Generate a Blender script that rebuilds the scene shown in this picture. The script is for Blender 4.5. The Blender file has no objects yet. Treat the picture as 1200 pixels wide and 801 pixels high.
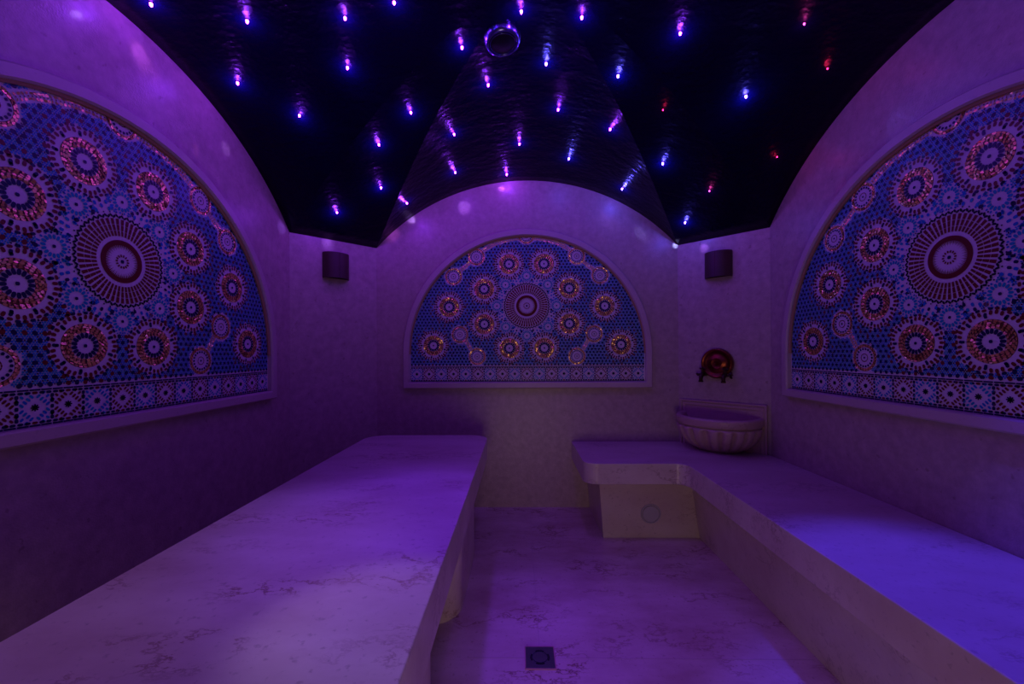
import bpy, bmesh, math, random
from mathutils import Vector, Matrix
random.seed(7)
PI = math.pi
sc = bpy.context.scene
COL = sc.collection

# ------------------------------------------------------------------ materials
def mat(name):
    m = bpy.data.materials.new(name); m.use_nodes = True
    nt = m.node_tree; b = nt.nodes['Principled BSDF']
    return m, nt, b
def N(nt, t, **k):
    n = nt.nodes.new(t)
    for a, v in k.items():
        if a in n.inputs.keys() if hasattr(n.inputs, 'keys') else False: n.inputs[a].default_value = v
        else: setattr(n, a, v)
    return n
def plain(name, col, rough=.5, metal=0., spec=.5, var=0., scale=40, bump=0.):
    m, nt, b = mat(name)
    b.inputs['Base Color'].default_value = (*col, 1)
    b.inputs['Roughness'].default_value = rough
    b.inputs['Metallic'].default_value = metal
    b.inputs['Specular IOR Level'].default_value = spec
    tc = N(nt, 'ShaderNodeTexCoord'); no = N(nt, 'ShaderNodeTexNoise'); no.inputs['Scale'].default_value = scale
    no.inputs['Detail'].default_value = 4
    nt.links.new(tc.outputs['Object'], no.inputs['Vector'])
    if var:
        r = N(nt, 'ShaderNodeMixRGB'); r.blend_type = 'MIX'
        r.inputs[1].default_value = (*[c*(1-var) for c in col], 1); r.inputs[2].default_value = (*[min(1, c*(1+var)) for c in col], 1)
        nt.links.new(no.outputs['Fac'], r.inputs[0]); nt.links.new(r.outputs[0], b.inputs['Base Color'])
    if bump:
        bu = N(nt, 'ShaderNodeBump'); bu.inputs['Strength'].default_value = bump; bu.inputs['Distance'].default_value = .004
        nt.links.new(no.outputs['Fac'], bu.inputs['Height']); nt.links.new(bu.outputs[0], b.inputs['Normal'])
    return m

def marble(name, base, dark, vein, rough=.3, vein_scale=2.2, vein_amt=.75, spots=.5, bump=.02):
    m, nt, b = mat(name); L = nt.links.new
    tc = N(nt, 'ShaderNodeTexCoord')
    mp = N(nt, 'ShaderNodeMapping'); mp.inputs['Scale'].default_value = (1, 1.9, 1.6); L(tc.outputs['Object'], mp.inputs[0])
    # broad clouds
    n1 = N(nt, 'ShaderNodeTexNoise'); n1.inputs['Scale'].default_value = 2.4; n1.inputs['Detail'].default_value = 7; n1.inputs['Roughness'].default_value = .62
    L(mp.outputs[0], n1.inputs['Vector'])
    r1 = N(nt, 'ShaderNodeValToRGB'); r1.color_ramp.elements[0].position = .33; r1.color_ramp.elements[1].position = .68
    r1.color_ramp.elements[0].color = (*dark, 1); r1.color_ramp.elements[1].color = (*base, 1)
    L(n1.outputs['Fac'], r1.inputs[0])
    # thin broken veins: distance of a warped noise from its middle value
    n2 = N(nt, 'ShaderNodeTexNoise'); n2.inputs['Scale'].default_value = vein_scale; n2.inputs['Detail'].default_value = 9; n2.inputs['Roughness'].default_value = .68; n2.inputs['Distortion'].default_value = .15
    L(mp.outputs[0], n2.inputs['Vector'])
    s = N(nt, 'ShaderNodeMath', operation='SUBTRACT'); s.inputs[1].default_value = .5; L(n2.outputs['Fac'], s.inputs[0])
    a = N(nt, 'ShaderNodeMath', operation='ABSOLUTE'); L(s.outputs[0], a.inputs[0])
    mr = N(nt, 'ShaderNodeMapRange'); mr.inputs['From Min'].default_value = .0; mr.inputs['From Max'].default_value = .024
    mr.inputs['To Min'].default_value = 1; mr.inputs['To Max'].default_value = 0; L(a.outputs[0], mr.inputs['Value'])
    n3 = N(nt, 'ShaderNodeTexNoise'); n3.inputs['Scale'].default_value = 2.8; n3.inputs['Detail'].default_value = 5; L(mp.outputs[0], n3.inputs['Vector'])
    m3 = N(nt, 'ShaderNodeMapRange'); m3.inputs['From Min'].default_value = .5; m3.inputs['From Max'].default_value = .64; L(n3.outputs['Fac'], m3.inputs['Value'])
    k = N(nt, 'ShaderNodeMath', operation='MULTIPLY'); L(mr.outputs[0], k.inputs[0]); L(m3.outputs[0], k.inputs[1])
    k2 = N(nt, 'ShaderNodeMath', operation='MULTIPLY'); k2.inputs[1].default_value = vein_amt; L(k.outputs[0], k2.inputs[0])
    mx = N(nt, 'ShaderNodeMixRGB'); L(k2.outputs[0], mx.inputs[0]); L(r1.outputs[0], mx.inputs[1]); mx.inputs[2].default_value = (*vein, 1)
    # small pits
    v = N(nt, 'ShaderNodeTexNoise'); v.inputs['Scale'].default_value = 60; v.inputs['Detail'].default_value = 3; L(tc.outputs['Object'], v.inputs['Vector'])
    mv = N(nt, 'ShaderNodeMapRange'); mv.inputs['From Min'].default_value = .62; mv.inputs['From Max'].default_value = .72; mv.inputs['To Max'].default_value = spots; L(v.outputs['Fac'], mv.inputs['Value'])
    mx2 = N(nt, 'ShaderNodeMixRGB'); L(mv.outputs[0], mx2.inputs[0]); L(mx.outputs[0], mx2.inputs[1]); mx2.inputs[2].default_value = (*[c*.6 for c in dark], 1)
    L(mx2.outputs[0], b.inputs['Base Color'])
    b.inputs['Roughness'].default_value = rough
    bu = N(nt, 'ShaderNodeBump'); bu.inputs['Strength'].default_value = bump*10; bu.inputs['Distance'].default_value = .002
    L(v.outputs['Fac'], bu.inputs['Height']); L(bu.outputs[0], b.inputs['Normal'])
    return m

M = {}
M['floor'] = marble('floor_marble', (.66, .52, .45), (.47, .32, .27), (.16, .05, .035), .24, 5.5, .95)
M['bench'] = marble('bench_marble', (.70, .58, .52), (.54, .40, .36), (.22, .07, .05), .28, 6, .9)
M['bench2'] = marble('side_bench_marble', (.62, .52, .46), (.50, .38, .33), (.16, .06, .05), .28, 6, .55)
M['frame'] = marble('frame_stone', (.52, .40, .37), (.46, .35, .32), (.35, .2, .18), .4, 3.5, .25, .25)
M['basin'] = marble('basin_marble', (.50, .33, .29), (.42, .26, .23), (.20, .08, .08), .35, 5, .4, .3)

def wall_stone():
    m, nt, b = mat('wall_stone'); L = nt.links.new
    tc = N(nt, 'ShaderNodeTexCoord')
    n = N(nt, 'ShaderNodeTexNoise'); n.inputs['Scale'].default_value = 22; n.inputs['Detail'].default_value = 9; n.inputs['Roughness'].default_value = .65
    L(tc.outputs['Object'], n.inputs['Vector'])
    r = N(nt, 'ShaderNodeValToRGB'); r.color_ramp.elements[0].position = .3; r.color_ramp.elements[1].position = .7
    r.color_ramp.elements[0].color = (.36, .26, .23, 1); r.color_ramp.elements[1].color = (.50, .37, .33, 1)
    L(n.outputs['Fac'], r.inputs[0])
    v = N(nt, 'ShaderNodeTexNoise'); v.inputs['Scale'].default_value = 32; v.inputs['Detail'].default_value = 4; L(tc.outputs['Object'], v.inputs['Vector'])
    mv = N(nt, 'ShaderNodeMapRange'); mv.inputs['From Min'].default_value = .66; mv.inputs['From Max'].default_value = .72; mv.inputs['To Max'].default_value = .55; L(v.outputs['Fac'], mv.inputs['Value'])
    mx = N(nt, 'ShaderNodeMixRGB'); L(mv.outputs[0], mx.inputs[0]); L(r.outputs[0], mx.inputs[1]); mx.inputs[2].default_value = (.22, .14, .12, 1)
    L(mx.outputs[0], b.inputs['Base Color'])
    # crushed / hammered relief
    vo = N(nt, 'ShaderNodeTexVoronoi'); vo.inputs['Scale'].default_value = 150; L(tc.outputs['Object'], vo.inputs['Vector'])
    ad = N(nt, 'ShaderNodeMath', operation='ADD'); L(vo.outputs['Distance'], ad.inputs[0]); L(v.outputs['Fac'], ad.inputs[1])
    bu = N(nt, 'ShaderNodeBump'); bu.inputs['Strength'].default_value = .35; bu.inputs['Distance'].default_value = .0018
    L(ad.outputs[0], bu.inputs['Height']); L(bu.outputs[0], b.inputs['Normal'])
    b.inputs['Roughness'].default_value = .34
    return m
M['wall'] = wall_stone()

def ceiling_glass():
    m, nt, b = mat('ceiling_black_tile'); L = nt.links.new
    tc = N(nt, 'ShaderNodeTexCoord')
    w = N(nt, 'ShaderNodeTexNoise'); w.inputs['Scale'].default_value = 9; w.inputs['Detail'].default_value = 6
    mp = N(nt, 'ShaderNodeMapping'); mp.inputs['Scale'].default_value = (1, 2.2, 1); L(tc.outputs['Object'], mp.inputs[0]); L(mp.outputs[0], w.inputs['Vector'])
    vo = N(nt, 'ShaderNodeTexVoronoi'); vo.inputs['Scale'].default_value = 42; L(tc.outputs['Object'], vo.inputs['Vector'])
    ad = N(nt, 'ShaderNodeMath', operation='MULTIPLY_ADD'); L(vo.outputs['Distance'], ad.inputs[0]); ad.inputs[1].default_value = .25; L(w.outputs['Fac'], ad.inputs[2])
    bu = N(nt, 'ShaderNodeBump'); bu.inputs['Strength'].default_value = .9; bu.inputs['Distance'].default_value = .007
    L(ad.outputs[0], bu.inputs['Height']); L(bu.outputs[0], b.inputs['Normal'])
    b.inputs['Base Color'].default_value = (.0008, .0008, .014, 1)
    b.inputs['Roughness'].default_value = .27
    b.inputs['Specular IOR Level'].default_value = .15
    return m
M['ceiling'] = ceiling_glass()

# mosaic palette (own colours of the tesserae)
PAL = ['grout', 'navy', 'blue', 'teal', 'red', 'gold', 'lightblue', 'deep', 'umber']
M['grout'] = plain('mosaic_white_grout', (.58, .50, .53), .6, spec=.25, var=.06)
M['navy'] = plain('mosaic_navy', (.012, .010, .055), .25)
M['deep'] = plain('mosaic_black', (.008, .006, .02), .25)
M['blue'] = plain('mosaic_blue', (.012, .15, .42), .25)
M['lightblue'] = plain('mosaic_light_blue', (.03, .25, .54), .25)
M['teal'] = plain('mosaic_teal', (.010, .25, .36), .25)
M['red'] = plain('mosaic_dark_red', (.14, .014, .016), .3)
M['umber'] = plain('mosaic_umber', (.13, .045, .02), .3)
for k_ in ('navy', 'deep', 'blue', 'lightblue', 'teal', 'red', 'umber'): M[k_].node_tree.nodes['Principled BSDF'].inputs['Specular IOR Level'].default_value = .18
M['gold'] = plain('mosaic_gold', (.95, .55, .20), .30, metal=.85)
M['tan'] = plain('bead_tan', (.34, .20, .09), .5)
M['copper'] = plain('copper_aged', (.20, .045, .025), .3, metal=1., var=.25, scale=30, bump=.3)
M['bronze'] = plain('dark_bronze', (.06, .022, .018), .35, metal=.8, var=.3, scale=60)
M['lampwood'] = plain('lamp_dark_wood', (.055, .022, .018), .45, var=.35, scale=12, bump=.2)
M['lampglass'] = plain('lamp_inner_glass', (.25, .2, .16), .4)
M['chrome'] = plain('chrome', (.16, .17, .42), .22, metal=1.)
M['steel'] = plain('steel', (.26, .26, .34), .3, metal=1., var=.1, scale=80)
M['dark'] = plain('dark_void', (.004, .004, .006), .6)
M['blackglass'] = plain('dark_cover', (.004, .004, .008), .3)
M['cap'] = plain('cap_grey', (.42, .38, .40), .4)
M['outer'] = plain('outer_plaster', (.3, .28, .26), .8, var=.1)

# ------------------------------------------------------------------ helpers
def link(name, me, mats, parent=None):
    for m in (mats if isinstance(mats, (list, tuple)) else [mats]): me.materials.append(m)
    o = bpy.data.objects.new(name, me); COL.objects.link(o)
    if parent: o.parent = parent
    return o
def from_py(name, verts, faces, mats, parent=None, idx=None, smooth=False):
    me = bpy.data.meshes.new(name); me.from_pydata(verts, [], faces)
    if idx is not None: me.polygons.foreach_set('material_index', idx)
    if smooth: me.polygons.foreach_set('use_smooth', [True]*len(faces))
    me.validate(); me.update()
    return link(name, me, mats, parent)
def from_bm(name, bm, mats, parent=None, smooth=False, recalc=True):
    if recalc: bmesh.ops.recalc_face_normals(bm, faces=bm.faces)
    me = bpy.data.meshes.new(name); bm.to_mesh(me); bm.free()
    if smooth: me.polygons.foreach_set('use_smooth', [True]*len(me.polygons))
    return link(name, me, mats, parent)
def empty(name, loc, label, cat, group=None, rotz=0):
    o = bpy.data.objects.new(name, None); COL.objects.link(o); o.location = loc; o.rotation_euler = (0, 0, rotz)
    o.empty_display_size = .1
    return tag(o, label, cat, group)
def tag(o, label, cat, group=None):
    o['label'] = label; o['category'] = cat; o['kind'] = 'thing'
    if group: o['group'] = group
    return o
def structure(o, label=None):
    o['kind'] = 'structure'
    if label: o['label'] = label
    return o
def bevel(o, w, seg=3, ang=35):
    md = o.modifiers.new('bevel', 'BEVEL'); md.width = w; md.segments = seg; md.limit_method = 'ANGLE'; md.angle_limit = math.radians(ang)
    md.harden_normals = False
    return o
def prism(bm, pts, z0, z1, pts_bottom=None):
    """closed vertical prism; optional other outline for its bottom (taper)"""
    pb = pts_bottom or pts
    lo = [bm.verts.new((p[0], p[1], z0)) for p in pb]; hi = [bm.verts.new((p[0], p[1], z1)) for p in pts]
    n = len(pts); bm.faces.new(hi); bm.faces.new(list(reversed(lo)))
    for i in range(n): bm.faces.new((lo[i], lo[(i+1) % n], hi[(i+1) % n], hi[i]))
def arc_pts(cx, cy, r, a0, a1, n):
    return [(cx+r*math.cos(math.radians(a0+(a1-a0)*i/n)), cy+r*math.sin(math.radians(a0+(a1-a0)*i/n))) for i in range(n+1)]
def rrect(x0, y0, x1, y1, r, n=8):
    return (arc_pts(x1-r, y0+r, r, -90, 0, n)+arc_pts(x1-r, y1-r, r, 0, 90, n)+arc_pts(x0+r, y1-r, r, 90, 180, n)+arc_pts(x0+r, y0+r, r, 180, 270, n))
def lathe(bm, prof, n=40, close=False):
    rows = []
    for r, z in prof:
        if r < 1e-6: rows.append([bm.verts.new((0, 0, z))])
        else: rows.append([bm.verts.new((r*math.cos(2*PI*i/n), r*math.sin(2*PI*i/n), z)) for i in range(n)])
    for a, b in zip(rows, rows[1:]):
        for i in range(n):
            j = (i+1) % n
            if len(a) == 1 and len(b) == 1: continue
            if len(a) == 1: bm.faces.new((a[0], b[i], b[j]))
            elif len(b) == 1: bm.faces.new((a[i], a[j], b[0]))
            else: bm.faces.new((a[i], a[j], b[j], b[i]))
    if close:
        a, b = rows[-1], rows[0]
        for i in range(n):
            j = (i+1) % n; bm.faces.new((a[i], a[j], b[j], b[i]))
def tube(bm, path, rad, n=12):
    path = [Vector(p) for p in path]; rows = []
    rads = rad if isinstance(rad, (list, tuple)) else [rad]*len(path)
    up = Vector((0, 0, 1)); prev = None
    for i, p in enumerate(path):
        d = (path[min(i+1, len(path)-1)]-path[max(i-1, 0)]).normalized()
        a = d.cross(up) if abs(d.z) < .95 or prev is None and abs(d.z) < .99 else (prev if prev is not None else d.cross(Vector((1, 0, 0))))
        a = (a - d*a.dot(d)).normalized()
        if prev is not None and a.dot(prev) < 0: a = -a
        prev = a; b = d.cross(a)
        rows.append([bm.verts.new(p+(a*math.cos(2*PI*k/n)+b*math.sin(2*PI*k/n))*rads[i]) for k in range(n)])
    for a, b in zip(rows, rows[1:]):
        for k in range(n): bm.faces.new((a[k], a[(k+1) % n], b[(k+1) % n], b[k]))
    bm.faces.new(rows[0]); bm.faces.new(list(reversed(rows[-1])))

# ------------------------------------------------------------------ room measures (metres; camera stands at x=0,y=0)
OX, OY = .061, 1.49
XL, XR, YB, YF = -1.4715, 1.5925, 3.0, -.02
CB = 1.1146          # half width of back/front walls between the chamfers
CS = 1.095           # half length of the side walls
HS, RISE, HT = 1.9252, .49, 2.56
RAD = (CB*CB+RISE*RISE)/(2*RISE)
def arch(u, half):   # height of the arch above the floor at u metres from its middle
    u = min(abs(u)/half, 1)*CB
    return HS+math.sqrt(max(RAD*RAD-u*u, 0))-(RAD-RISE)
OCT = [(OX-CB, YB), (OX+CB, YB), (XR, OY+CS), (XR, OY-CS), (OX+CB, YF), (OX-CB, YF), (XL, OY-CS), (XL, OY+CS)]

# floor
bm = bmesh.new(); prism(bm, [(XL-.12, YF-.9), (XR+.12, YF-.9), (XR+.12, YB+.12), (XL-.12, YB+.12)], -.1, 0)
floor = structure(from_bm('floor', bm, M['floor']), 'veined pinkish cream marble floor')
# floor joints: dark hairlines standing a fraction proud, crossing at the drain
def joint(name, x0, y0, x1, y1):
    bm = bmesh.new(); prism(bm, [(x0, y0), (x1, y0), (x1, y1), (x0, y1)], .0, .0006)
    return structure(from_bm(name, bm, M['jointm']))
M['jointm'] = plain('floor_joint', (.42, .30, .27), .6)
joint('trim_1', .0735, YF, .0755, YB); joint('trim_2', -.2, 1.5215, 1.09, 1.5235)

# walls
def wall(name, a, b, arched, opening=None, n=40):
    ax, ay = a; bx, by = b; L = math.hypot(bx-ax, by-ay); dx, dy = (bx-ax)/L, (by-ay)/L
    nx, ny = dy, -dx                       # outward or inward; fixed below
    mx, my = (ax+bx)/2-OX, (ay+by)/2-OY
    if nx*mx+ny*my < 0: nx, ny = -nx, -ny
    us = {0., L}
    if arched: us |= {L*i/n for i in range(n+1)}
    if opening: us |= {opening[0], opening[1]}
    us = sorted(us); us = [u for i, u in enumerate(us) if i == 0 or u-us[i-1] > 1e-4]
    top = (lambda u: arch(L/2-u, L/2)) if arched else (lambda u: HS)
    P = lambda u, z, k: (ax+dx*u+nx*.1*k, ay+dy*u+ny*.1*k, z)
    bm = bmesh.new(); q = lambda *c: bm.faces.new([bm.verts.new(p) for p in c])
    for u, v in zip(us, us[1:]):
        z0 = opening[2] if opening and opening[0]-1e-5 <= u and v <= opening[1]+1e-5 else 0
        for k in (0, 1): q(P(u, z0, k), P(v, z0, k), P(v, top(v), k), P(u, top(u), k))
        q(P(u, top(u), 0), P(v, top(v), 0), P(v, top(v), 1), P(u, top(u), 1)); q(P(u, z0, 0), P(v, z0, 0), P(v, z0, 1), P(u, z0, 1))
    for u in ([0, L] if not opening else [0, L]): q(P(u, 0, 0), P(u, top(u), 0), P(u, top(u), 1), P(u, 0, 1))
    if opening:
        for u in opening[:2]: q(P(u, 0, 0), P(u, opening[2], 0), P(u, opening[2], 1), P(u, 0, 1))
    bmesh.ops.remove_doubles(bm, verts=bm.verts, dist=1e-5)
    return structure(from_bm(name, bm, M['wall']))
wall('wall_back', OCT[0], OCT[1], True)
wall('wall_back_right', OCT[1], OCT[2], False)
wall('wall_right', OCT[2], OCT[3], True)
wall('wall_front_right', OCT[3], OCT[4], False)
wall('wall_front', OCT[4], OCT[5], True, opening=(CB-.50+.061-.0, CB+.50+.061, 2.02))
wall('wall_front_left', OCT[5], OCT[6], False)
wall('wall_left', OCT[6], OCT[7], True)
wall('wall_back_left', OCT[7], OCT[0], False)

# ceiling: an eight-sided dome that springs from the arches
def ceiling_z(x, y):
    X, Y = abs(x-OX), abs(y-OY); A, B = (XR-XL)/2, (YB-YF)/2; arc = True; s = 0
    if Y > 0 and X*B/Y <= CB: k = B/Y; s = X*k/CB; half = CB
    elif X > 0 and Y*A/X <= CS: k = A/X; s = Y*k/CS
    else:
        dx, dy = A-CB, CS-B; nx, ny = -dy, dx
        q = X*nx+Y*ny; k = (CB*nx+B*ny)/q if q else 1e6; arc = False
    t = max(0, 1-1/k); hb = arch(s, 1) if arc else HS
    return hb+(HT-hb)*math.sin(t*PI/2)
def ceiling_normal(x, y, e=.01):
    gx = (ceiling_z(x+e, y)-ceiling_z(x-e, y))/(2*e); gy = (ceiling_z(x, y+e)-ceiling_z(x, y-e))/(2*e)
    return Vector((gx, gy, -1)).normalized()
V, F = [], []
for e in range(8):
    a, b = OCT[e], OCT[(e+1) % 8]; ns, nt_ = (36, 26) if e % 2 == 0 else (10, 26)
    base = len(V)
    for j in range(nt_+1):
        t = j/nt_
        for i in range(ns+1):
            s = i/ns; bx, by = a[0]+(b[0]-a[0])*s, a[1]+(b[1]-a[1])*s
            hb = arch(2*s-1, 1) if e % 2 == 0 else HS
            V.append((bx*(1-t)+OX*t, by*(1-t)+OY*t, hb+(HT-hb)*math.sin(t*PI/2)))
    for j in range(nt_):
        for i in range(ns):
            p = base+j*(ns+1)+i
            F.append((p, p+1, p+ns+2, p+ns+1))
ceil = from_py('ceiling', V, F, M['ceiling'], smooth=True)
bm = bmesh.new(); bm.from_mesh(ceil.data); bmesh.ops.remove_doubles(bm, verts=bm.verts, dist=1e-5)
bmesh.ops.dissolve_degenerate(bm, edges=bm.edges, dist=1e-5); bmesh.ops.recalc_face_normals(bm, faces=bm.faces)
for ed in bm.edges:
    if len(ed.link_faces) == 2 and ed.calc_face_angle(0) > math.radians(9): ed.smooth = False
bm.to_mesh(ceil.data); bm.free()
md = ceil.modifiers.new('thick', 'SOLIDIFY'); md.thickness = .06; md.offset = 0
# push outward only
c = sum((p.normal.z for p in ceil.data.polygons))
md.offset = 1 if c > 0 else -1
structure(ceil, 'glossy black vaulted ceiling')

# ------------------------------------------------------------------ mosaic (drawn in tile units, origin = middle of its lower edge)
T = .0905
TV, TF, TI = [], [], []
def inside(x, y, m=0.):
    if y < m or abs(x) > 9.55-m: return False
    if y > 2.28: return x*x+(y-2.28)**2 < (9.57-m)**2
    return True
LIFT = [.0016]
def poly(pts, col, tilt=0.):
    """one tessera; z lift makes it stand 1 mm proud; a tilt turns it a little so that it catches light differently"""
    cx = sum(p[0] for p in pts)/len(pts); cy = sum(p[1] for p in pts)/len(pts)
    if not all(inside(p[0], p[1], .02) for p in pts): return
    tx, ty = random.gauss(0, tilt), random.gauss(0, tilt); b = len(TV)
    for x, y in pts: TV.append((x*T, -LIFT[0]-((x-cx)*tx+(y-cy)*ty)*T, y*T))
    TF.append(tuple(range(b, b+len(pts)))); TI.append(PAL.index(col))
def peb(cx, cy, ang, l, w, col, n=8, tilt=0., p=.75):
    ca, sa = math.cos(ang), math.sin(ang); pts = []
    for i in range(n):
        t = 2*PI*(i+.5)/n; c, s = math.cos(t), math.sin(t)
        u = math.copysign(abs(c)**p, c)*l/2; v = math.copysign(abs(s)**p, s)*w/2
        pts.append((cx+u*ca-v*sa, cy+u*sa+v*ca))
    poly(pts, col, tilt)
def quad(cx, cy, ang, l, w0, w1, col, tilt=0.):
    ca, sa = math.cos(ang), math.sin(ang)
    pts = [(cx+u*ca-v*sa, cy+u*sa+v*ca) for u, v in ((-l/2, -w0/2), (l/2, -w1/2), (l/2, w1/2), (-l/2, w0/2))]
    poly(pts, col, tilt)
SC = 1.22
def first(i): return i == 0
def ring(cx, cy, r, n, l, w, col, ph=0., tang=False, tilt=0., w1=None):
    for i in range(n):
        l, w = l*(SC if first(i) else 1), w*(SC if first(i) else 1); a = 2*PI*(i+ph)/n; x, y = cx+r*math.cos(a), cy+r*math.sin(a)
        if w1 is not None: quad(x, y, a, l, w, w1, col, tilt)
        else: peb(x, y, a+(PI/2 if tang else 0), l, w, col, tilt=tilt)
def annulus(cx, cy, r0, r1, n, col):
    LIFT[0] = .0006
    for i in range(n):
        a, b = 2*PI*i/n, 2*PI*(i+1)/n
        poly([(cx+r*math.cos(q), cy+r*math.sin(q)) for r, q in ((r0, a), (r1, a), (r1, b), (r0, b))], col)
    LIFT[0] = .0016
HOLES = []     # (x, y, r) kept free of the field pattern
def rosette(cx, cy, g=1.):
    HOLES.append((cx, cy, 1.235))
    peb(cx, cy, 0, .13, .13, 'navy')
    ring(cx, cy, .385, 17, .175, .105, 'navy')
    annulus(cx, cy, .49, .82, 54, 'umber')
    for r, n, l, w, ph in ((.535, 22, .085, .10, 0), (.615, 24, .07, .10, .5), (.70, 27, .075, .11, 0), (.775, 30, .07, .11, .5)):
        ring(cx, cy, r, n, l, w, 'gold', ph, tilt=.24)
    ring(cx, cy, .575, 24, .03, .05, 'navy', .25); ring(cx, cy, .74, 27, .03, .05, 'navy', .25)
    ring(cx, cy, .93, 9, .10, .10, 'navy', .5)
    for i in range(9):                     # scalloped rim of nine lobes
        a = 2*PI*i/9
        for da, rr, col in ((-.17, 1.07, 'red'), (0, 1.10, 'red'), (.17, 1.07, 'red'), (.35, 1.00, 'navy')):
            peb(cx+rr*math.cos(a+da), cy+rr*math.sin(a+da), a+da*.3, .18, .125, col)
        for da, rr, col in ((-.17, 1.22, 'navy'), (0, 1.235, 'red'), (.17, 1.22, 'navy'), (.35, 1.17, 'red')):
            peb(cx+rr*math.cos(a+da), cy+rr*math.sin(a+da), a+da+PI/2, .17, .11, col)
def small_ring(cx, cy, r=.68):
    HOLES.append((cx, cy, r+.06)); k = r/.68
    peb(cx, cy, 0, .10, .10, 'navy'); ring(cx, cy, .19*k, 12, .035, .085, 'red')
    ring(cx, cy, .44*k, 18, .09, .085, 'navy')
    annulus(cx, cy, .53*k, .68*k, 42, 'umber')
    ring(cx, cy, .57*k, 24, .06, .11, 'gold', tilt=.24); ring(cx, cy, .64*k, 26, .06, .11, 'gold', .5, tilt=.24)
def star_flower(cx, cy):
    HOLES.append((cx, cy, .50))
    peb(cx, cy, 0, .12, .12, 'navy'); ring(cx, cy, .33, 16, .14, .085, 'teal'); ring(cx, cy, .47, 16, .075, .06, 'blue', .5)
def chain(pts):
    for (x0, y0), (x1, y1) in zip(pts, pts[1:]):
        L = math.hypot(x1-x0, y1-y0); n = max(1, round(L/.13)); a = math.atan2(y1-y0, x1-x0); nx, ny = -math.sin(a), math.cos(a)
        for i in range(n):
            t = (i+.5)/n; x, y = x0+(x1-x0)*t, y0+(y1-y0)*t; HOLES.append((x, y, .17))
            for s in (-.085, .085): peb(x+nx*s, y+ny*s, a, .10, .095, 'gold', tilt=.3)
            peb(x, y, a, .05, .05, 'red')
CX, CY = 0, 6.17
# big medallion
HOLES.append((CX, CY, 1.98))
annulus(CX, CY, .66, .86, 96, 'red')
peb(CX, CY, 0, .15, .15, 'navy'); ring(CX, CY, .235, 14, .09, .055, 'red')
for i in range(64):
    a = 2*PI*i/64; r0 = .46 if i % 2 else .54
    poly([(CX+r*math.cos(q), CY+r*math.sin(q)) for r, q in ((r0, a), (.70, a-.036), (.86, a-.047), (.86, a+.047), (.70, a+.036))], 'red')
for i in range(50):
    a = 2*PI*(i+.5)/50
    for r0, r1 in ((1.02, 1.22), (1.24, 1.46), (1.48, 1.70)):
        quad(CX+(r0+r1)/2*math.cos(a), CY+(r0+r1)/2*math.sin(a), a, r1-r0, .078+.075*(r0-1), .078+.075*(r1-1), 'red')
for i in range(100):
    a = 2*PI*i/100; rr = 1.80+(.018 if i % 2 else -.018); peb(CX+rr*math.cos(a), CY+rr*math.sin(a), a+(.7 if i % 2 else -.7), .155, .085, 'deep')
ring(CX, CY, 1.94, 48, .05, .05, 'navy')
for i in range(8):
    a = PI/4*i; star_flower(CX+2.43*math.cos(a), CY+2.43*math.sin(a))
    for da, rr in ((PI/8-.13, 2.05), (PI/8+.13, 2.05), (PI/8, 2.17), (PI/8-.1, 2.3), (PI/8+.1, 2.3), (PI/8-.19, 2.16), (PI/8+.19, 2.16), (PI/8, 2.38), (PI/8-.16, 2.44), (PI/8+.16, 2.44)):
        peb(CX+rr*math.cos(a+da), CY+rr*math.sin(a+da), a+da, .16, .12, random.choice(['teal', 'blue', 'blue', 'navy']))
    HOLES.append((CX+2.2*math.cos(a+PI/8), CY+2.2*math.sin(a+PI/8), .30))
for s in (-1, 1):
    for x, y in ((1.42, 9.58), (3.46, 7.57), (6.33, 6.12), (3.46, 4.70), (1.42, 2.73), (7.63, 2.98)): rosette(s*x, y)
    for x, y in ((4.08, 10.18), (5.96, 8.60), (5.46, 3.86), (4.06, 2.06)): small_ring(s*x, y)
    chain([(s*4.60, 9.74), (s*5.45, 9.03)]); chain([(s*4.98, 3.38), (s*4.55, 2.60)])
    chain([(s*3.55, 10.66), (s*3.1, 10.98), (s*2.55, 11.22), (s*1.9, 11.45), (s*1.2, 11.60), (s*.62, 11.66)])
    chain([(s*6.43, 8.1), (s*7.1, 7.4), (s*7.55, 6.9)]) if False else None
small_ring(0, 11.88, .66)
# border of squares with stars
for k in range(-9, 10):
    cy = .645; col = 'red' if k % 2 == 0 else 'teal'
    for i in range(8): peb(k+.065*math.cos(i*PI/4), cy+.065*math.sin(i*PI/4), i*PI/4, .13, .055, 'deep')
    for sx in (-1, 1):
        for sy in (-1, 1):
            for j, t in enumerate((.14, .38, .62, .86)):
                x, y = k+sx*.38*t, cy+sy*.38*(1-t)
                c = col if col == 'red' else random.choice(['teal', 'blue'])
                peb(x+sx*.045, y+sy*.045, math.atan2(sy, sx), .16, .085, c)
            for t in (.2, .5, .8):
                peb(k+sx*(.40*t+.165), cy+sy*(.40*(1-t)+.165), math.atan2(sy, sx), .13, .085, c)
    for y in (.27, .45, .645, .84, 1.02): peb(k+.5, y, PI/2, .14, .115, 'navy')
    if k == -9:
        for y in (.27, .45, .645, .84, 1.02): peb(k-.48, y, PI/2, .12, .06, 'navy')
    for x in (-.4, -.2, 0, .2, .4):
        for y in (.14, 1.14): peb(k+x, y, 0, .165, .095, 'navy' if abs(x) > .1 else 'red')
    for x in (-.33, 0, .33):
        quad(k+x, .05, 0, .31, .055, .055, 'navy'); quad(k+x, 1.235, 0, .31, .055, .055, 'navy')
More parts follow.
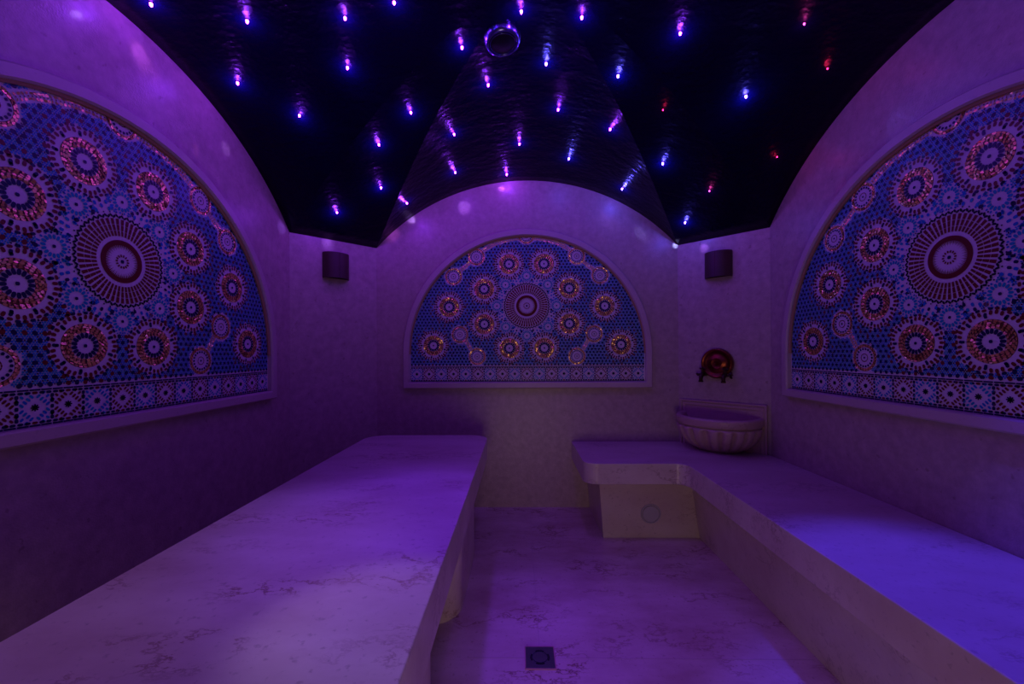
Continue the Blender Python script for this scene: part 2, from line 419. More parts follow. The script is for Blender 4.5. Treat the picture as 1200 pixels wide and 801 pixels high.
# field: a six-fold net of pebbles with small blue pieces between
S = .285; rows = int(12/(S*.866))+2
lat = {}
for j in range(rows):
    for i in range(-36, 37):
        lat[(i, j)] = ((i+.5*(j % 2))*S, 1.40+j*S*.866)
def free(x, y, r):
    if y < 1.29+r*.6 or not inside(x, y, .04+r*.5): return False
    for hx, hy, hr in HOLES:
        if (x-hx)**2+(y-hy)**2 < (hr+r*.25)**2: return False
    return True
near = [(h[0], h[1]) for h in HOLES if abs(h[2]-1.235) < .01]
def zone(x, y): return min(math.hypot(x-a, y-b) for a, b in near)
for (i, j), (x, y) in lat.items():
    d = zone(x, y)
    if free(x, y, .07):
        peb(x, y, random.uniform(0, PI), .19, .155, 'red' if (d < 1.62 and (i+j) % 2) else 'navy')
    ev = j % 2
    nb = ((i+1, j), (i+(1 if ev else 0), j+1), (i-(0 if ev else 1), j+1))
    P = [lat.get(q) for q in nb]
    for a, b, up in ((0, 1, 1), (1, 2, 0)):
        if P[a] and P[b]:
            tx, ty = (x+P[a][0]+P[b][0])/3, (y+P[a][1]+P[b][1])/3
            if free(tx, ty, .05):
                c = random.choices(['blue', 'lightblue', 'teal', 'navy'], [5, 3, 2, 1.2])[0]
                a0 = (PI/6 if up else -PI/6)+PI
                for q in range(3):
                    aa = a0+q*2*PI/3
                    peb(tx+.054*math.cos(aa), ty+.054*math.sin(aa), aa+random.uniform(-.3, .3), .090, .080, c if random.random() < .7 else random.choice(['blue', 'teal']), n=5, p=1)
    for q in P:
        if q:
            ex, ey = (x+q[0])/2, (y+q[1])/2
            if free(ex, ey, .03): peb(ex, ey, math.atan2(q[1]-y, q[0]-x)+PI/2, .075, .050, random.choice(['blue', 'teal', 'navy']), n=6)
# backing slab
out = [(-9.55*T, 0), (9.55*T, 0)]+[(9.57*T*math.cos(PI*i/64), (2.28+9.57*math.sin(PI*i/64))*T) for i in range(65)]
nb = len(TV); n = len(out)
for x, z in out: TV.append((x, 0, z))
for x, z in out: TV.append((x, .012, z))
TF.append(tuple(nb+i for i in range(n))); TI.append(0)
TF.append(tuple(nb+n+i for i in reversed(range(n)))); TI.append(0)
for i in range(n):
    j = (i+1) % n; TF.append((nb+i, nb+n+i, nb+n+j, nb+j)); TI.append(0)
tess_me = bpy.data.meshes.new('tile_field'); tess_me.from_pydata(TV, [], TF); tess_me.polygons.foreach_set('material_index', TI)
for p in PAL: tess_me.materials.append(M[p])
tess_me.update()

def frame_mesh():
    """moulded stone surround: a profile swept round the panel outline"""
    def outline(o, nn=72):
        w = 9.55*T+o; r = 9.57*T+o; zc = 2.28*T
        return [(-w, -o), (w, -o)]+[(r*math.cos(PI*i/nn), zc+r*math.sin(PI*i/nn)) for i in range(nn+1)]
    prof = [(.0, .012), (.0, -.022), (.006, -.030), (.040, -.030), (.047, -.022), (.047, .012)]   # offset outwards, y (negative = into the room)
    bm = bmesh.new(); rows = []
    for o, y in prof: rows.append([bm.verts.new((x, y, z)) for x, z in outline(o)])
    for a, b in zip(rows, rows[1:]+rows[:1]):
        for i in range(len(a)):
            j = (i+1) % len(a); bm.faces.new((a[i], a[j], b[j], b[i]))
    bmesh.ops.recalc_face_normals(bm, faces=bm.faces)
    me = bpy.data.meshes.new('stone_frame'); bm.to_mesh(me); bm.free(); me.materials.append(M['frame']); return me
def bead_mesh():
    bm = bmesh.new(); rows = []; nn = 72
    for o, y in ((.0, -.002), (.0, -.016), (-.009, -.010), (-.009, -.002)):
        r = 9.57*T+o; zc = 2.28*T
        rows.append([bm.verts.new((r*math.cos(PI*i/nn), y, zc+r*math.sin(PI*i/nn))) for i in range(nn+1)])
    for a, b in zip(rows, rows[1:]+rows[:1]):
        for i in range(nn): bm.faces.new((a[i], a[i+1], b[i+1], b[i]))
    for e in (0, nn): bm.faces.new([r[e] for r in rows])
    bmesh.ops.recalc_face_normals(bm, faces=bm.faces)
    me = bpy.data.meshes.new('inner_bead'); bm.to_mesh(me); bm.free(); me.materials.append(M['tan']); return me
fm, bmh = frame_mesh(), bead_mesh()
def mosaic(loc, rz, label):
    e = empty('mosaic_panel', loc, label, 'mosaic', rotz=rz)
    for nm, me in (('tile_field', tess_me), ('stone_frame', fm), ('inner_bead', bmh)):
        o = bpy.data.objects.new(nm, me); COL.objects.link(o); o.parent = e
    return e
mosaic((.062, YB-.012, .9285), 0, 'arched blue and gold tile mosaic on the back wall, straight ahead')
mosaic((XL+.012, 1.4701, .928), PI/2, 'arched tile mosaic on the left wall above the long slab')
mosaic((XR-.012, 1.5095, .9258), -PI/2, 'arched tile mosaic on the right wall above the side bench')

# ------------------------------------------------------------------ long free-standing slab on two pedestals (left)
t = empty('massage_slab', (-.6175, 1.49, 0), 'long pale pink marble slab on rounded pedestals, left of the floor drain', 'slab')
def at(o, parent):     # keep world position under a moved parent
    o.matrix_parent_inverse = Matrix.Translation(-Vector(parent.location)); return o
bm = bmesh.new(); prism(bm, rrect(-1.027, .20, -.208, 2.777, .13, 12), .445, .58)
s_ = at(from_bm('slab_top', bm, M['bench'], t), t); bevel(s_, .004, 3)
for y0, y1 in ((.55, 1.28), (1.70, 2.43)):
    bm = bmesh.new(); prism(bm, rrect(-.975, y0, -.258, y1, .13, 12), 0, .445)
    at(from_bm('pedestal', bm, M['bench'], t), t)

# ------------------------------------------------------------------ L-shaped built-in bench (right)
t = empty('wall_bench', (1.28, 1.6, 0), 'L-shaped marble bench built along the right wall under the basin', 'bench')
# clip front end at the front-right chamfer
seat = [(.386, (YB-.003)), (.386, 2.48)]+arc_pts(.466, 2.48, .08, 180, 270, 8)+[(.912, 2.40)]+arc_pts(.912, 2.33, .07, 90, 0, 8)[1:]+[(.982, .395), (XR-.003, .395), (XR-.003, OY+CS-.002), (OX+CB-.003, YB-.003)]
bm = bmesh.new(); prism(bm, seat, .362, .4862); o = at(from_bm('seat_slab', bm, M['bench2'], t), t); bevel(o, .004, 3)
top = [(.488, (YB-.003)), (.488, 2.485), (1.045, 2.485), (1.045, .41), (XR-.003, .41), (XR-.003, OY+CS-.002), (OX+CB-.003, YB-.003)]
bot = [(.517, (YB-.003)), (.517, 2.512), (1.106, 2.512), (1.106, .41), (XR-.003, .41), (XR-.003, OY+CS-.002), (OX+CB-.003, YB-.003)]
bm = bmesh.new(); prism(bm, top, 0, .362, bot); at(from_bm('bench_base', bm, M['bench2'], t), t)
# round cap on the front of the short leg
cap = empty('inspection_cap', (.805, 2.5005, .152), 'round grey cap set in the low front of the corner bench', 'cap')
tilt = math.atan2(.027, .362)
cap.rotation_euler = (PI/2+tilt, 0, 0)
bm = bmesh.new(); lathe(bm, [(.0, .0), (.050, .0), (.050, .006), (.047, .008), (0, .008)], 36); from_bm('cover_disc', bm, M['cap'], cap)
bm = bmesh.new(); lathe(bm, [(.053, .0), (.062, .0), (.062, .004), (.059, .007), (.056, .007), (.053, .004)], 36, True); from_bm('rim_ring', bm, M['cap'], cap)

# ------------------------------------------------------------------ floor drain
d = empty('floor_drain', (.074, 1.523, 0), 'small square metal floor drain in the marble floor', 'drain')
bm = bmesh.new()
def ringbox(bm, r0, r1, z0, z1):
    a = [(-r0, -r0), (r0, -r0), (r0, r0), (-r0, r0)]; b = [(-r1, -r1), (r1, -r1), (r1, r1), (-r1, r1)]
    va = [[bm.verts.new((x, y, z)) for x, y in a] for z in (z0, z1)]; vb = [[bm.verts.new((x, y, z)) for x, y in b] for z in (z0, z1)]
    for i in range(4):
        j = (i+1) % 4
        bm.faces.new((va[1][i], va[1][j], vb[1][j], vb[1][i])); bm.faces.new((va[0][i], vb[0][i], vb[0][j], va[0][j]))
        bm.faces.new((va[0][i], va[0][j], va[1][j], va[1][i])); bm.faces.new((vb[0][i], vb[1][i], vb[1][j], vb[0][j]))
ringbox(bm, .0535, .0575, .0, .0035); from_bm('drain_frame', bm, plain('drain_sealant', (.45, .22, .22), .5), d)
# grate: square plate with four curved slots, plate built as a polar grid from disc to square
bm = bmesh.new(); NN = 96; r0, r1 = .029, .037
def sqr(a, h=.053):
    c, s = math.cos(a), math.sin(a); k = h/max(abs(c), abs(s)); return (c*k, s*k)
for i in range(NN):
    a, b = 2*PI*i/NN, 2*PI*(i+1)/NN; mid = (math.degrees((a+b)/2)+45) % 90
    slot = 14 < mid < 76
    A = lambda r, q: (r*math.cos(q), r*math.sin(q), .0035)
    bm.faces.new([bm.verts.new(p) for p in (A(.0001, a), A(r0, a), A(r0, b), A(.0001, b))])
    if not slot: bm.faces.new([bm.verts.new(p) for p in (A(r0, a), A(r1, a), A(r1, b), A(r0, b))])
    bm.faces.new([bm.verts.new(p) for p in (A(r1, a), (*sqr(a), .0035), (*sqr(b), .0035), A(r1, b))])
bmesh.ops.remove_doubles(bm, verts=bm.verts, dist=1e-5)
gr = from_bm('drain_grate', bm, M['steel'], d); md = gr.modifiers.new('s', 'SOLIDIFY'); md.thickness = .0018; md.offset = -1
bm = bmesh.new(); prism(bm, rrect(-.0525, -.0525, .0525, .0525, .002, 2), .0002, .0010); from_bm('drain_well', bm, M['dark'], d)
bm = bmesh.new(); lathe(bm, [(.0275, .0032), (.0275, .0048), (.029, .0048), (.029, .0032)], 48, True); from_bm('grate_rim', bm, M['chrome'], d)

# ------------------------------------------------------------------ wall lamps on the chamfers
def chamfer_frame(sign):      # (middle point, rotation about z so that local -y looks into the room)
    if sign < 0: a, b = OCT[7], OCT[0]
    else: a, b = OCT[1], OCT[2]
    ang = math.atan2(b[1]-a[1], b[0]-a[0]); return a, b, ang
def wall_lamp(sign, s, z, label):
    a, b, ang = chamfer_frame(sign); u = s
    x, y = a[0]+math.cos(ang)*u, a[1]+math.sin(ang)*u
    e = empty('wall_lamp', (x, y, z), label, 'wall lamp', 'unlit wall lamps on the corner walls', rotz=ang)
    W, D, Hh, tk = .088, .070, .087, .005; n = 24
    bm = bmesh.new()
    def row(w, dd, z): return [bm.verts.new((w*math.cos(PI+PI*i/n), dd*math.sin(PI+PI*i/n)-.004, z)) for i in range(n+1)]
    o0, o1, i0, i1 = row(W, D, -Hh), row(W, D, Hh), row(W-tk, D-tk, -Hh), row(W-tk, D-tk, Hh)
    for i in range(n):
        bm.faces.new((o0[i], o0[i+1], o1[i+1], o1[i])); bm.faces.new((i0[i], i1[i], i1[i+1], i0[i+1]))
        bm.faces.new((o1[i], o1[i+1], i1[i+1], i1[i])); bm.faces.new((o0[i], i0[i], i0[i+1], o0[i+1]))
    for k in (0, n): bm.faces.new((o0[k], o1[k], i1[k], i0[k]))
    from_bm('lamp_shade', bm, M['lampwood'], e, smooth=False)
    bm = bmesh.new(); prism(bm, [(-W, -.004), (W, -.004), (W, 0), (-W, 0)], -Hh+.004, Hh-.004); from_bm('back_plate', bm, M['bronze'], e)
    for zz in (-Hh+.012, Hh-.012):     # thin inner ribs that hold the shade
        bm = bmesh.new(); prism(bm, [((W-tk)*math.cos(PI+PI*i/n), (D-tk)*math.sin(PI+PI*i/n)-.004) for i in range(n+1)], zz-.003, zz+.003)
        from_bm('inner_plate', bm, M['bronze'], e)
    bm = bmesh.new(); prism(bm, [(-.0015, -D-.0052), (.0015, -D-.0052), (.0015, -D-.0035), (-.0015, -D-.0035)], -Hh, Hh); from_bm('center_strip', bm, M['bronze'], e)
    return e
a, b, angL = chamfer_frame(-1)
def along(sign, x, y):
    a, b, ang = chamfer_frame(sign); return (x-a[0])*math.cos(ang)+(y-a[1])*math.sin(ang)
wall_lamp(-1, along(-1, -1.262, 2.785), 1.745, 'dark curved wall lamp, unlit, on the corner wall left of the back mosaic')
wall_lamp(1, along(1, 1.378, 2.803), 1.735, 'dark curved wall lamp, unlit, on the corner wall above the basin')

# ------------------------------------------------------------------ basin on the right corner wall
a, b, angR = chamfer_frame(1); Lc = math.hypot(b[0]-a[0], b[1]-a[1])
ZB = .4862
mid = ((a[0]+b[0])/2, (a[1]+b[1])/2)
basin = empty('wash_basin', (mid[0], mid[1], ZB), 'fluted marble half-round basin on the corner bench against its backsplash', 'basin', rotz=angR)
# local: x along the wall, -y into the room, z up
bx0, bx1, bh = -.272, .277, .315
bm = bmesh.new(); prism(bm, [(bx0, -.022), (bx1, -.022), (bx1, -.003), (bx0, -.003)], 0, bh)
from_bm('backsplash', bm, M['basin'], basin)
# stepped moulding along top and both sides of the backsplash
def u_strip(i0, i1, y0, y1, nm):
    bm = bmesh.new()
    o = [(bx0+i0, 0), (bx0+i0, bh-i0), (bx1-i0, bh-i0), (bx1-i0, 0)]; i = [(bx0+i1, 0), (bx0+i1, bh-i1), (bx1-i1, bh-i1), (bx1-i1, 0)]
    vo = [[bm.verts.new((x, y, z)) for x, z in o] for y in (y0, y1)]; vi = [[bm.verts.new((x, y, z)) for x, z in i] for y in (y0, y1)]
    for k in range(3):
        bm.faces.new((vo[0][k], vo[0][k+1], vi[0][k+1], vi[0][k])); bm.faces.new((vo[1][k], vi[1][k], vi[1][k+1], vo[1][k+1]))
        bm.faces.new((vo[0][k], vo[1][k], vo[1][k+1], vo[0][k+1])); bm.faces.new((vi[0][k], vi[0][k+1], vi[1][k+1], vi[1][k]))
    for k in (0, 3): bm.faces.new((vo[0][k], vi[0][k], vi[1][k], vo[1][k]))
    o_ = from_bm(nm, bm, M['basin'], basin); return bevel(o_, .0015, 2)
u_strip(0, .012, -.030, -.022, 'splash_moulding'); u_strip(.018, .036, -.027, -.022, 'splash_moulding')
def demi(rows, nphi=120, flutes=0, y_off=-.022):
    """rows: (half width, reach, z, flute depth) from start to end; half-elliptic plan"""
    bm = bmesh.new(); G = []
    for w, p, z, fl in rows:
        r_ = []
        for i in range(nphi+1):
            ph = PI*i/nphi; k = 1-fl*(abs(math.cos(ph*flutes))**5 if flutes else 0)
            sx = abs(math.cos(ph))**.86*(1 if math.cos(ph) >= 0 else -1); sy = abs(math.sin(ph))**.86
            r_.append(bm.verts.new((w*sx*k, y_off-p*sy*k, z)))
        G.append(r_)
    for A_, B_ in zip(G, G[1:]):
        for i in range(nphi): bm.faces.new((A_[i], A_[i+1], B_[i+1], B_[i]))
    return bm, G
bowl_rows = [(.130, .150, 0, 0), (.137, .158, .006, 0), (.150, .172, .014, .03)]
for k in range(1, 13):
    q = k/12; bowl_rows.append((.150+.112*math.sin(q*PI/2)**.7, .172+.108*math.sin(q*PI/2)**.7, .014+.146*q, .11*(1 if k < 11 else (.8 if k == 11 else .25))))
bowl_rows += [(.252, .270, .166, .0), (.246, .263, .171, 0), (.246, .263, .177, 0)]
bm, G = demi(bowl_rows, 200, flutes=10)
from_bm('fluted_bowl', bm, M['basin'], basin, smooth=True)
rim = [(.254, .271, .173), (.259, .277, .177), (.262, .281, .183), (.264, .283, .195), (.266, .286, .212), (.266, .286, .222), (.262, .281, .228), (.252, .271, .231), (.238, .256, .231), (.231, .248, .226), (.226, .242, .214), (.215, .23, .16), (.18, .19, .09), (.12, .12, .055), (.0, .0, .05)]
bm, G = demi([(w, p, z, 0) for w, p, z in rim]); from_bm('rim', bm, M['basin'], basin, smooth=True)

# ------------------------------------------------------------------ copper tap plate with a pair of taps
uc = along(1, 1.372, 2.808)
taps = empty('basin_tap', (a[0]+math.cos(angR)*uc, a[1]+math.sin(angR)*uc, 1.062), 'round copper tap plate with two dark taps, on the wall above the basin', 'tap', rotz=angR)
bm = bmesh.new()    # dished round plate, axis looking into the room (local -y)
lathe(bm, [(.0, .030), (.030, .029), (.034, .031), (.038, .029), (.052, .027), (.058, .024), (.070, .024), (.078, .030), (.086, .038), (.094, .040), (.100, .036), (.103, .024), (.103, .002), (.0, .002)], 64)
bmesh.ops.rotate(bm, cent=(0, 0, 0), matrix=Matrix.Rotation(PI/2, 3, 'X'), verts=bm.verts)
from_bm('round_plate', bm, M['copper'], taps, smooth=False); bevel(taps.children[0], .001, 2); taps.children[0].data.polygons.foreach_set('use_smooth', [True]*len(taps.children[0].data.polygons))
bm = bmesh.new(); lathe(bm, [(.0, .050), (.004, .049), (.008, .044), (.009, .036), (.014, .032), (.014, .028), (.0, .028)], 20)
bmesh.ops.rotate(bm, cent=(0, 0, 0), matrix=Matrix.Rotation(PI/2, 3, 'X'), verts=bm.verts)
from_bm('centre_boss', bm, M['copper'], taps, smooth=True)
for dx, lever in ((-.082, 0), (.062, 1)):
    bm = bmesh.new(); tube(bm, [(dx, -.0, -.078), (dx, -.05, -.076), (dx, -.074, -.080), (dx, -.086, -.092), (dx, -.088, -.106), (dx, -.088, -.118)], [.014, .015, .015, .0135, .012, .012], 16)
    sp = from_bm('spout', bm, M['bronze'], taps, smooth=True)
    bm = bmesh.new(); tube(bm, [(dx, -.088, -.116), (dx, -.088, -.127)], [.0155, .0155], 16); from_bm('nozzle', bm, M['bronze'], sp)
    bm = bmesh.new(); tube(bm, [(dx, -.055, -.066), (dx, -.055, -.036)], [.011, .009], 12)
    tube(bm, [(dx-.020, -.055, -.036), (dx+.020, -.055, -.036)], [.0065, .0065], 10); tube(bm, [(dx, -.075, -.036), (dx, -.035, -.036)], [.0065, .0065], 10)
    from_bm('cross_handle', bm, M['bronze'], taps)
    s_ = 1 if lever else -1
    bm = bmesh.new(); tube(bm, [(dx+s_*.012, -.055, -.078), (dx+s_*.034, -.055, -.078), (dx+s_*.042, -.055, -.070)], [.008, .010, .007], 12)
    if lever:
        for k in range(5):
            an = 2*PI*k/5; tube(bm, [(dx+.036, -.055, -.078), (dx+.038, -.055+.022*math.cos(an), -.078+.022*math.sin(an))], [.007, .006], 8)
    from_bm('side_handle', bm, M['bronze'], taps)

# ------------------------------------------------------------------ ceiling fitting
vx, vy = -.066, 1.80
e = empty('ceiling_vent', (vx, vy, ceiling_z(vx, vy)), 'round chrome-rimmed fitting with a dark centre on the black ceiling', 'ceiling fitting')
nrm = ceiling_normal(vx, vy, .03); e.rotation_euler = Vector((0, 0, -1)).rotation_difference(nrm).to_euler()
bm = bmesh.new(); lathe(bm, [(.083, .010), (.085, -.004), (.082, -.016), (.074, -.030), (.066, -.034), (.062, -.030), (.062, .010)], 56, True); from_bm('chrome_rim', bm, M['chrome'], e, smooth=True)
bm = bmesh.new(); lathe(bm, [(.062, -.010), (.060, -.026), (.050, -.031), (.0, -.034)], 48); from_bm('dark_cover', bm, M['blackglass'], e, smooth=True)
bm = bmesh.new(); lathe(bm, [(.0585, -.0262), (.0585, -.0315), (.056, -.0325), (.0545, -.030)], 48, True); from_bm('thin_ring', bm, M['chrome'], e, smooth=True)

# ------------------------------------------------------------------ star lights
def glow(name, col, strength):
    m, nt, b = mat(name)
    b.inputs['Base Color'].default_value = (.05, .05, .05, 1); b.inputs['Emission Color'].default_value = (*col, 1); b.inputs['Emission Strength'].default_value = strength
    return m
GL = {'v': glow('star_violet', (.50, .03, 1.), 70), 'b': glow('star_blue', (.15, .05, 1.), 80), 'm': glow('star_magenta', (1., .03, .45), 22), 'r': glow('star_red', (1., .01, .10), 18)}
M['socket'] = plain('star_socket', (.02, .02, .03), .3, metal=.6)
STARS = [
 (-1.341,1.462,'v','violet star light nearest the crown of the left arch, top left of ceiling'),
 (-1.070,1.588,'v','violet star light second from the left in the topmost ceiling row'),
 (-.697,1.631,'v','violet star light third from the left in topmost row, blue streak above'),
 (-.484,1.590,'v','violet star light cut by the top edge, left of the round chrome ceiling fitting'),
 (.019,1.670,'v','violet star light just right of and beyond the chrome ceiling fitting'),
 (.271,1.687,'v','violet star light second to the right of the chrome ceiling fitting, topmost row'),
 (.696,1.735,'v','lone violet star light at upper right, third right of the chrome fitting'),
 (1.160,1.651,'m','magenta star light at the upper right, nearest the top edge'),
 (-1.287,1.843,'v','violet star light beside the left arch, under the second one of the top row'),
 (-.777,1.842,'v','violet star light directly below the streaked one of the top row'),
 (-.246,1.808,'v','violet star light immediately left of the chrome ceiling fitting'),
 (-.148,2.065,'v','violet star light directly below the chrome ceiling fitting'),
 (.141,1.954,'b','blue-violet star light below and right of the chrome ceiling fitting'),
 (.485,1.950,'b','blue-violet star light midway between the chrome fitting and the lone blue one'),
 (1.110,1.982,'b','lone blue-white star light surrounded by the red and magenta ones at right'),
 (1.383,1.825,'r','red star light high beside the right arch'),
 (-1.101,2.029,'v','violet star light with a long blue streak above it, beside the left arch'),
 (-.553,2.094,'v','violet star light with a tilted streak, between the fitting and the long streak'),
 (.229,2.264,'v','violet star light two below the chrome fitting on its right side'),
 (-.371,2.363,'v','violet star light above the pair left of the back arch crown'),
 (.530,2.313,'v','violet star light left of the small red one in the middle right'),
 (.746,2.082,'r','small red star light in the middle right, above the blue-violet corner ones'),
 (-.766,2.225,'v','upper star light of the close vertical pair over the left corner'),
 (.013,2.577,'v','violet star light straight above the crown of the back arch'),
 (.341,2.691,'b','blue-violet star light with a fan of streaks, right above the back arch crown'),
 (.856,2.399,'b','blue-violet star light above the right springing of the back arch'),
 (1.426,2.248,'r','red star light low beside the right arch'),
 (-.852,2.510,'v','lower star light of the close vertical pair over the left corner'),
 (-1.156,2.569,'v','lowest violet star light, over the corner wall with the left lamp'),
 (-.764,2.768,'v','slanting star light close to the left shoulder of the back arch'),
 (-.422,2.731,'v','violet star light just above the back arch, left of its crown'),
 (-.078,2.896,'v','small violet star light touching the crown of the back arch'),
 (.725,2.817,'b','slanting blue star light close to the right shoulder of the back arch'),
 (1.166,2.481,'m','small magenta star light above the right corner wall'),
 (1.138,2.772,'b','bright blue-white star light low over the right corner wall'),
]
NPOS = []
rod_me = {}
for key in GL:
    bm = bmesh.new(); lathe(bm, [(.0, .0), (.0046, .0), (.0054, -.004), (.0048, -.010), (.0028, -.0145), (.0, -.016)], 12)
    k = {'v': 1., 'b': 1., 'm': .62, 'r': .58}[key]
    bmesh.ops.scale(bm, vec=(k, k, k), verts=bm.verts)
    me = bpy.data.meshes.new('crystal_tip'); bmesh.ops.recalc_face_normals(bm, faces=bm.faces); bm.to_mesh(me); bm.free(); me.materials.append(GL[key]); rod_me[key] = me
bm = bmesh.new(); lathe(bm, [(.0, .004), (.0075, .004), (.0075, -.0015), (.005, -.003), (.0, -.003)], 16)
sock_me = bpy.data.meshes.new('socket'); bmesh.ops.recalc_face_normals(bm, faces=bm.faces); bm.to_mesh(sock_me); bm.free(); sock_me.materials.append(M['socket'])
LC = {'v': (.23, .032, 1.), 'b': (.10, .08, 1.), 'm': (1., .06, .5), 'r': (1., .02, .12)}
def lamp(name, kind, loc, col, energy, size=.01, target=None, cone=None, blend=.8, spec=1.):
    l = bpy.data.lights.new(name, kind); l.color = col; l.energy = energy
    if kind in ('POINT', 'SPOT'): l.shadow_soft_size = size
    if kind == 'SPOT': l.spot_size = math.radians(cone); l.spot_blend = blend
    l.specular_factor = spec
    o = bpy.data.objects.new(name, l); COL.objects.link(o); o.location = loc
    if target is not None: o.rotation_euler = (Vector(target)-Vector(loc)).to_track_quat('-Z', 'Y').to_euler()
    return o
SPOT_E = {'v': .95, 'b': .95, 'm': .12, 'r': .07}
for x, y, key, label in STARS:
    z = ceiling_z(x, y); nn_ = ceiling_normal(x, y, .015)
    e = empty('star_light', (x, y, z), label, 'star light', 'small coloured star lights of the black ceiling')
    dirn = (nn_*.5+Vector((0, 0, -1))*.5).normalized()
    e.rotation_euler = Vector((0, 0, -1)).rotation_difference(dirn).to_euler()
    for nm, me in (('crystal_tip', rod_me[key]), ('socket', sock_me)):
        o = bpy.data.objects.new(nm, me); COL.objects.link(o); o.parent = e
    lamp('star_lamp', 'POINT', Vector((x, y, z))+dirn*.030, LC[key], SPOT_E[key], .006, spec=.15)
# the near half of the ceiling, overhead and behind the camera, carries the same lights
for i, (x, y) in enumerate(((-1.15, 1.2), (-.75, .9), (-.3, 1.25), (.1, .8), (.5, 1.2), (.9, .85), (1.2, 1.25), (-.45, .5), (.35, .45), (-.95, .5), (.9, .4), (-.05, .3))):
    key = 'vbvvbvbvvbbv'[i]; z = ceiling_z(x, y)
    lamp('star_lamp', 'POINT', (x, y, z-.036), LC[key], 1.05, .006)

# light pools on benches and floor: added spots without star fittings
lamp('pool_fill', 'SPOT', (1.0, 1.3, ceiling_z(1.0, 1.3)-.04), (.07, .035, 1.), 135, .04, (1.20, 1.08, .486), 36, .75)
lamp('pool_fill', 'SPOT', (.15, 1.9, ceiling_z(.15, 1.9)-.04), (.26, .04, 1.), 14, .06, (.35, 2.0, 0), 78, 1.)
lamp('pool_fill', 'SPOT', (.35, 1.3, ceiling_z(.35, 1.3)-.04), (.20, .04, 1.), 58, .06, (.40, 1.5, 0), 36, .9)
lamp('pool_fill', 'SPOT', (-.45, 1.35, ceiling_z(-.45, 1.35)-.04), (.16, .03, 1.), 70, .06, (-.36, 1.40, .58), 44, .9)
lamp('pool_fill', 'SPOT', (-.6, .8, ceiling_z(-.6, .8)-.04), (.62, .45, 1.), 26, .05, (-.30, .84, .58), 20, .7)

lamp('pool_fill', 'SPOT', (-.95, .75, ceiling_z(-.95, .75)-.04), (.85, .48, .80), 10, .08, (-.92, 1.05, .58), 50, .9)
# small focussed flecks thrown by the fibre ends onto the upper walls
def fleck(src, dst, col, e, cone=5): 
    s = Vector(src); fo = lamp('fleck_lamp', 'SPOT', s, col, e, .004, dst, cone, 1.)
    fo.data.energy = e*2.2
    lt = fo.data; lt.use_nodes = True; nt = lt.node_tree; em = nt.nodes['Emission']
    g = nt.nodes.new('ShaderNodeNewGeometry'); no = nt.nodes.new('ShaderNodeTexNoise'); no.inputs['Scale'].default_value = 90/cone*14; no.inputs['Detail'].default_value = 3
    tc = nt.nodes.new('ShaderNodeTexCoord')
    nt.links.new(tc.outputs['Normal'], no.inputs['Vector'])
    mr = nt.nodes.new('ShaderNodeMapRange'); mr.inputs['From Min'].default_value = .42; mr.inputs['From Max'].default_value = .72; mr.inputs['To Max'].default_value = 5.
    nt.links.new(no.outputs['Fac'], mr.inputs['Value']); nt.links.new(mr.outputs[0], em.inputs['Strength'])
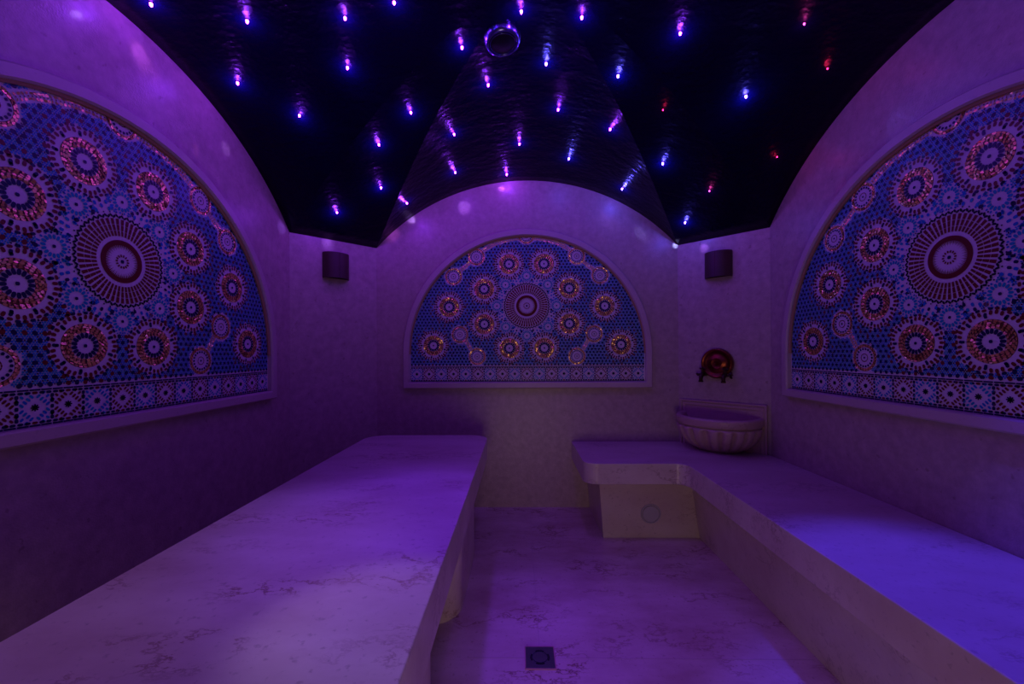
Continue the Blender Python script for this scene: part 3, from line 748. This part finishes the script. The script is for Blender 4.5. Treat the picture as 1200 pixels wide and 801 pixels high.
fl = [((.725, 2.817), (.905, 3, 2.015), (.25, .25, 1.), .9, 16), ((1.138, 2.772), (1.155, 3, 1.925), (.3, .4, 1.), 3.0, 12),  # fleck at the back right corner stands in for an unbuilt star light
      ((.341, 2.691), (.67, 3, 2.10), (.5, .2, 1.), .6, 16), ((-.764, 2.768), (-.79, 3, 2.135), (.4, .25, 1.), 1.1, 18),
      ((-.764, 2.768), (-.93, 3, 2.02), (.5, .1, 1.), .9, 20), ((-.422, 2.731), (-.40, 3, 2.22), (.45, .15, 1.), .5, 22),
      ((-.078, 2.896), (-.12, 3, 2.36), (.6, .15, 1.), .5, 24), ((1.138, 2.772), (1.31, 2.87, 1.87), (.3, .12, 1.), .7, 18),
      ((-1.341, 1.462), (XL, 1.33, 2.28), (.6, .35, 1.), .13, 9), ((-1.341, 1.462), (XL, 1.56, 2.31), (.45, .1, 1.), .45, 34),
      ((-1.287, 1.843), (XL, 1.83, 2.08), (.8, .15, .9), .3, 7), ((-1.287, 1.843), (XL, 1.72, 1.95), (.5, .4, 1.), .35, 12),
      ((-1.101, 2.029), (XL, 2.02, 2.18), (.4, .2, 1.), .8, 12), ((-1.156, 2.569), (XL, 2.50, 1.93), (.25, .12, 1.), .8, 18),
      ((-1.156, 2.569), (-1.30, 2.75, 1.90), (.3, .12, 1.), .8, 22), ((1.383, 1.825), (XR, 2.03, 1.93), (1., .05, .5), .18, 9),
      ((1.426, 2.248), (XR, 2.40, 1.75), (.25, .15, 1.), .3, 14), ((1.383, 1.825), (XR, 1.70, 2.05), (.15, .1, 1.), .5, 28)]
for (sx, sy), dst, col, en, cone in fl:
    fleck((sx, sy, ceiling_z(sx, sy)-.034), dst, col, en, cone)

# ------------------------------------------------------------------ dim neutral light that enters through the doorway behind the camera
l = bpy.data.lights.new('hall_lamp', 'AREA'); l.shape = 'RECTANGLE'; l.size = .8; l.size_y = .4; l.color = (1., .70, .56); l.energy = 5.2
o = bpy.data.objects.new('hall_lamp', l); COL.objects.link(o); o.location = (.05, -.42, .30); o.rotation_euler = (math.radians(93), 0, 0)
w = bpy.data.worlds.new('World'); sc.world = w; w.use_nodes = True
w.node_tree.nodes['Background'].inputs[0].default_value = (.010, .004, .016, 1); w.node_tree.nodes['Background'].inputs[1].default_value = 1

# ------------------------------------------------------------------ camera (measured: 14.25 mm, turned a touch left, tiny tilt and roll, shifted lens)
cam = bpy.data.cameras.new('camera'); co = bpy.data.objects.new('camera', cam); COL.objects.link(co)
cam.sensor_width = 36; cam.lens = 474.94*36/1200; cam.shift_y = 10.85/1200; cam.clip_start = .01
yaw, pitch, roll, hc = .0161, .0024, .0054, 1.1457
r = Vector((math.cos(yaw), math.sin(yaw), 0)); dd = Vector((-math.sin(yaw), math.cos(yaw), 0)); up = Vector((0, 0, 1))
d2 = dd*math.cos(pitch)+up*math.sin(pitch); u2 = up*math.cos(pitch)-dd*math.sin(pitch)
Rr = r*math.cos(roll)-u2*math.sin(roll); Ur = r*math.sin(roll)+u2*math.cos(roll)
mw = Matrix((Rr, Ur, -d2)).transposed().to_4x4(); mw.translation = Vector((0, 0, hc)); co.matrix_world = mw
sc.camera = co
vs = sc.view_settings; vs.view_transform = 'Standard'; vs.look = 'None'; vs.gamma = 1; vs.use_curve_mapping = False; vs.exposure = 0
sc.display_settings.display_device = 'sRGB'
try:
    sc.cycles.use_denoising = True; sc.cycles.use_light_tree = True; sc.cycles.sample_clamp_indirect = 4; sc.cycles.max_bounces = 8
except Exception: pass
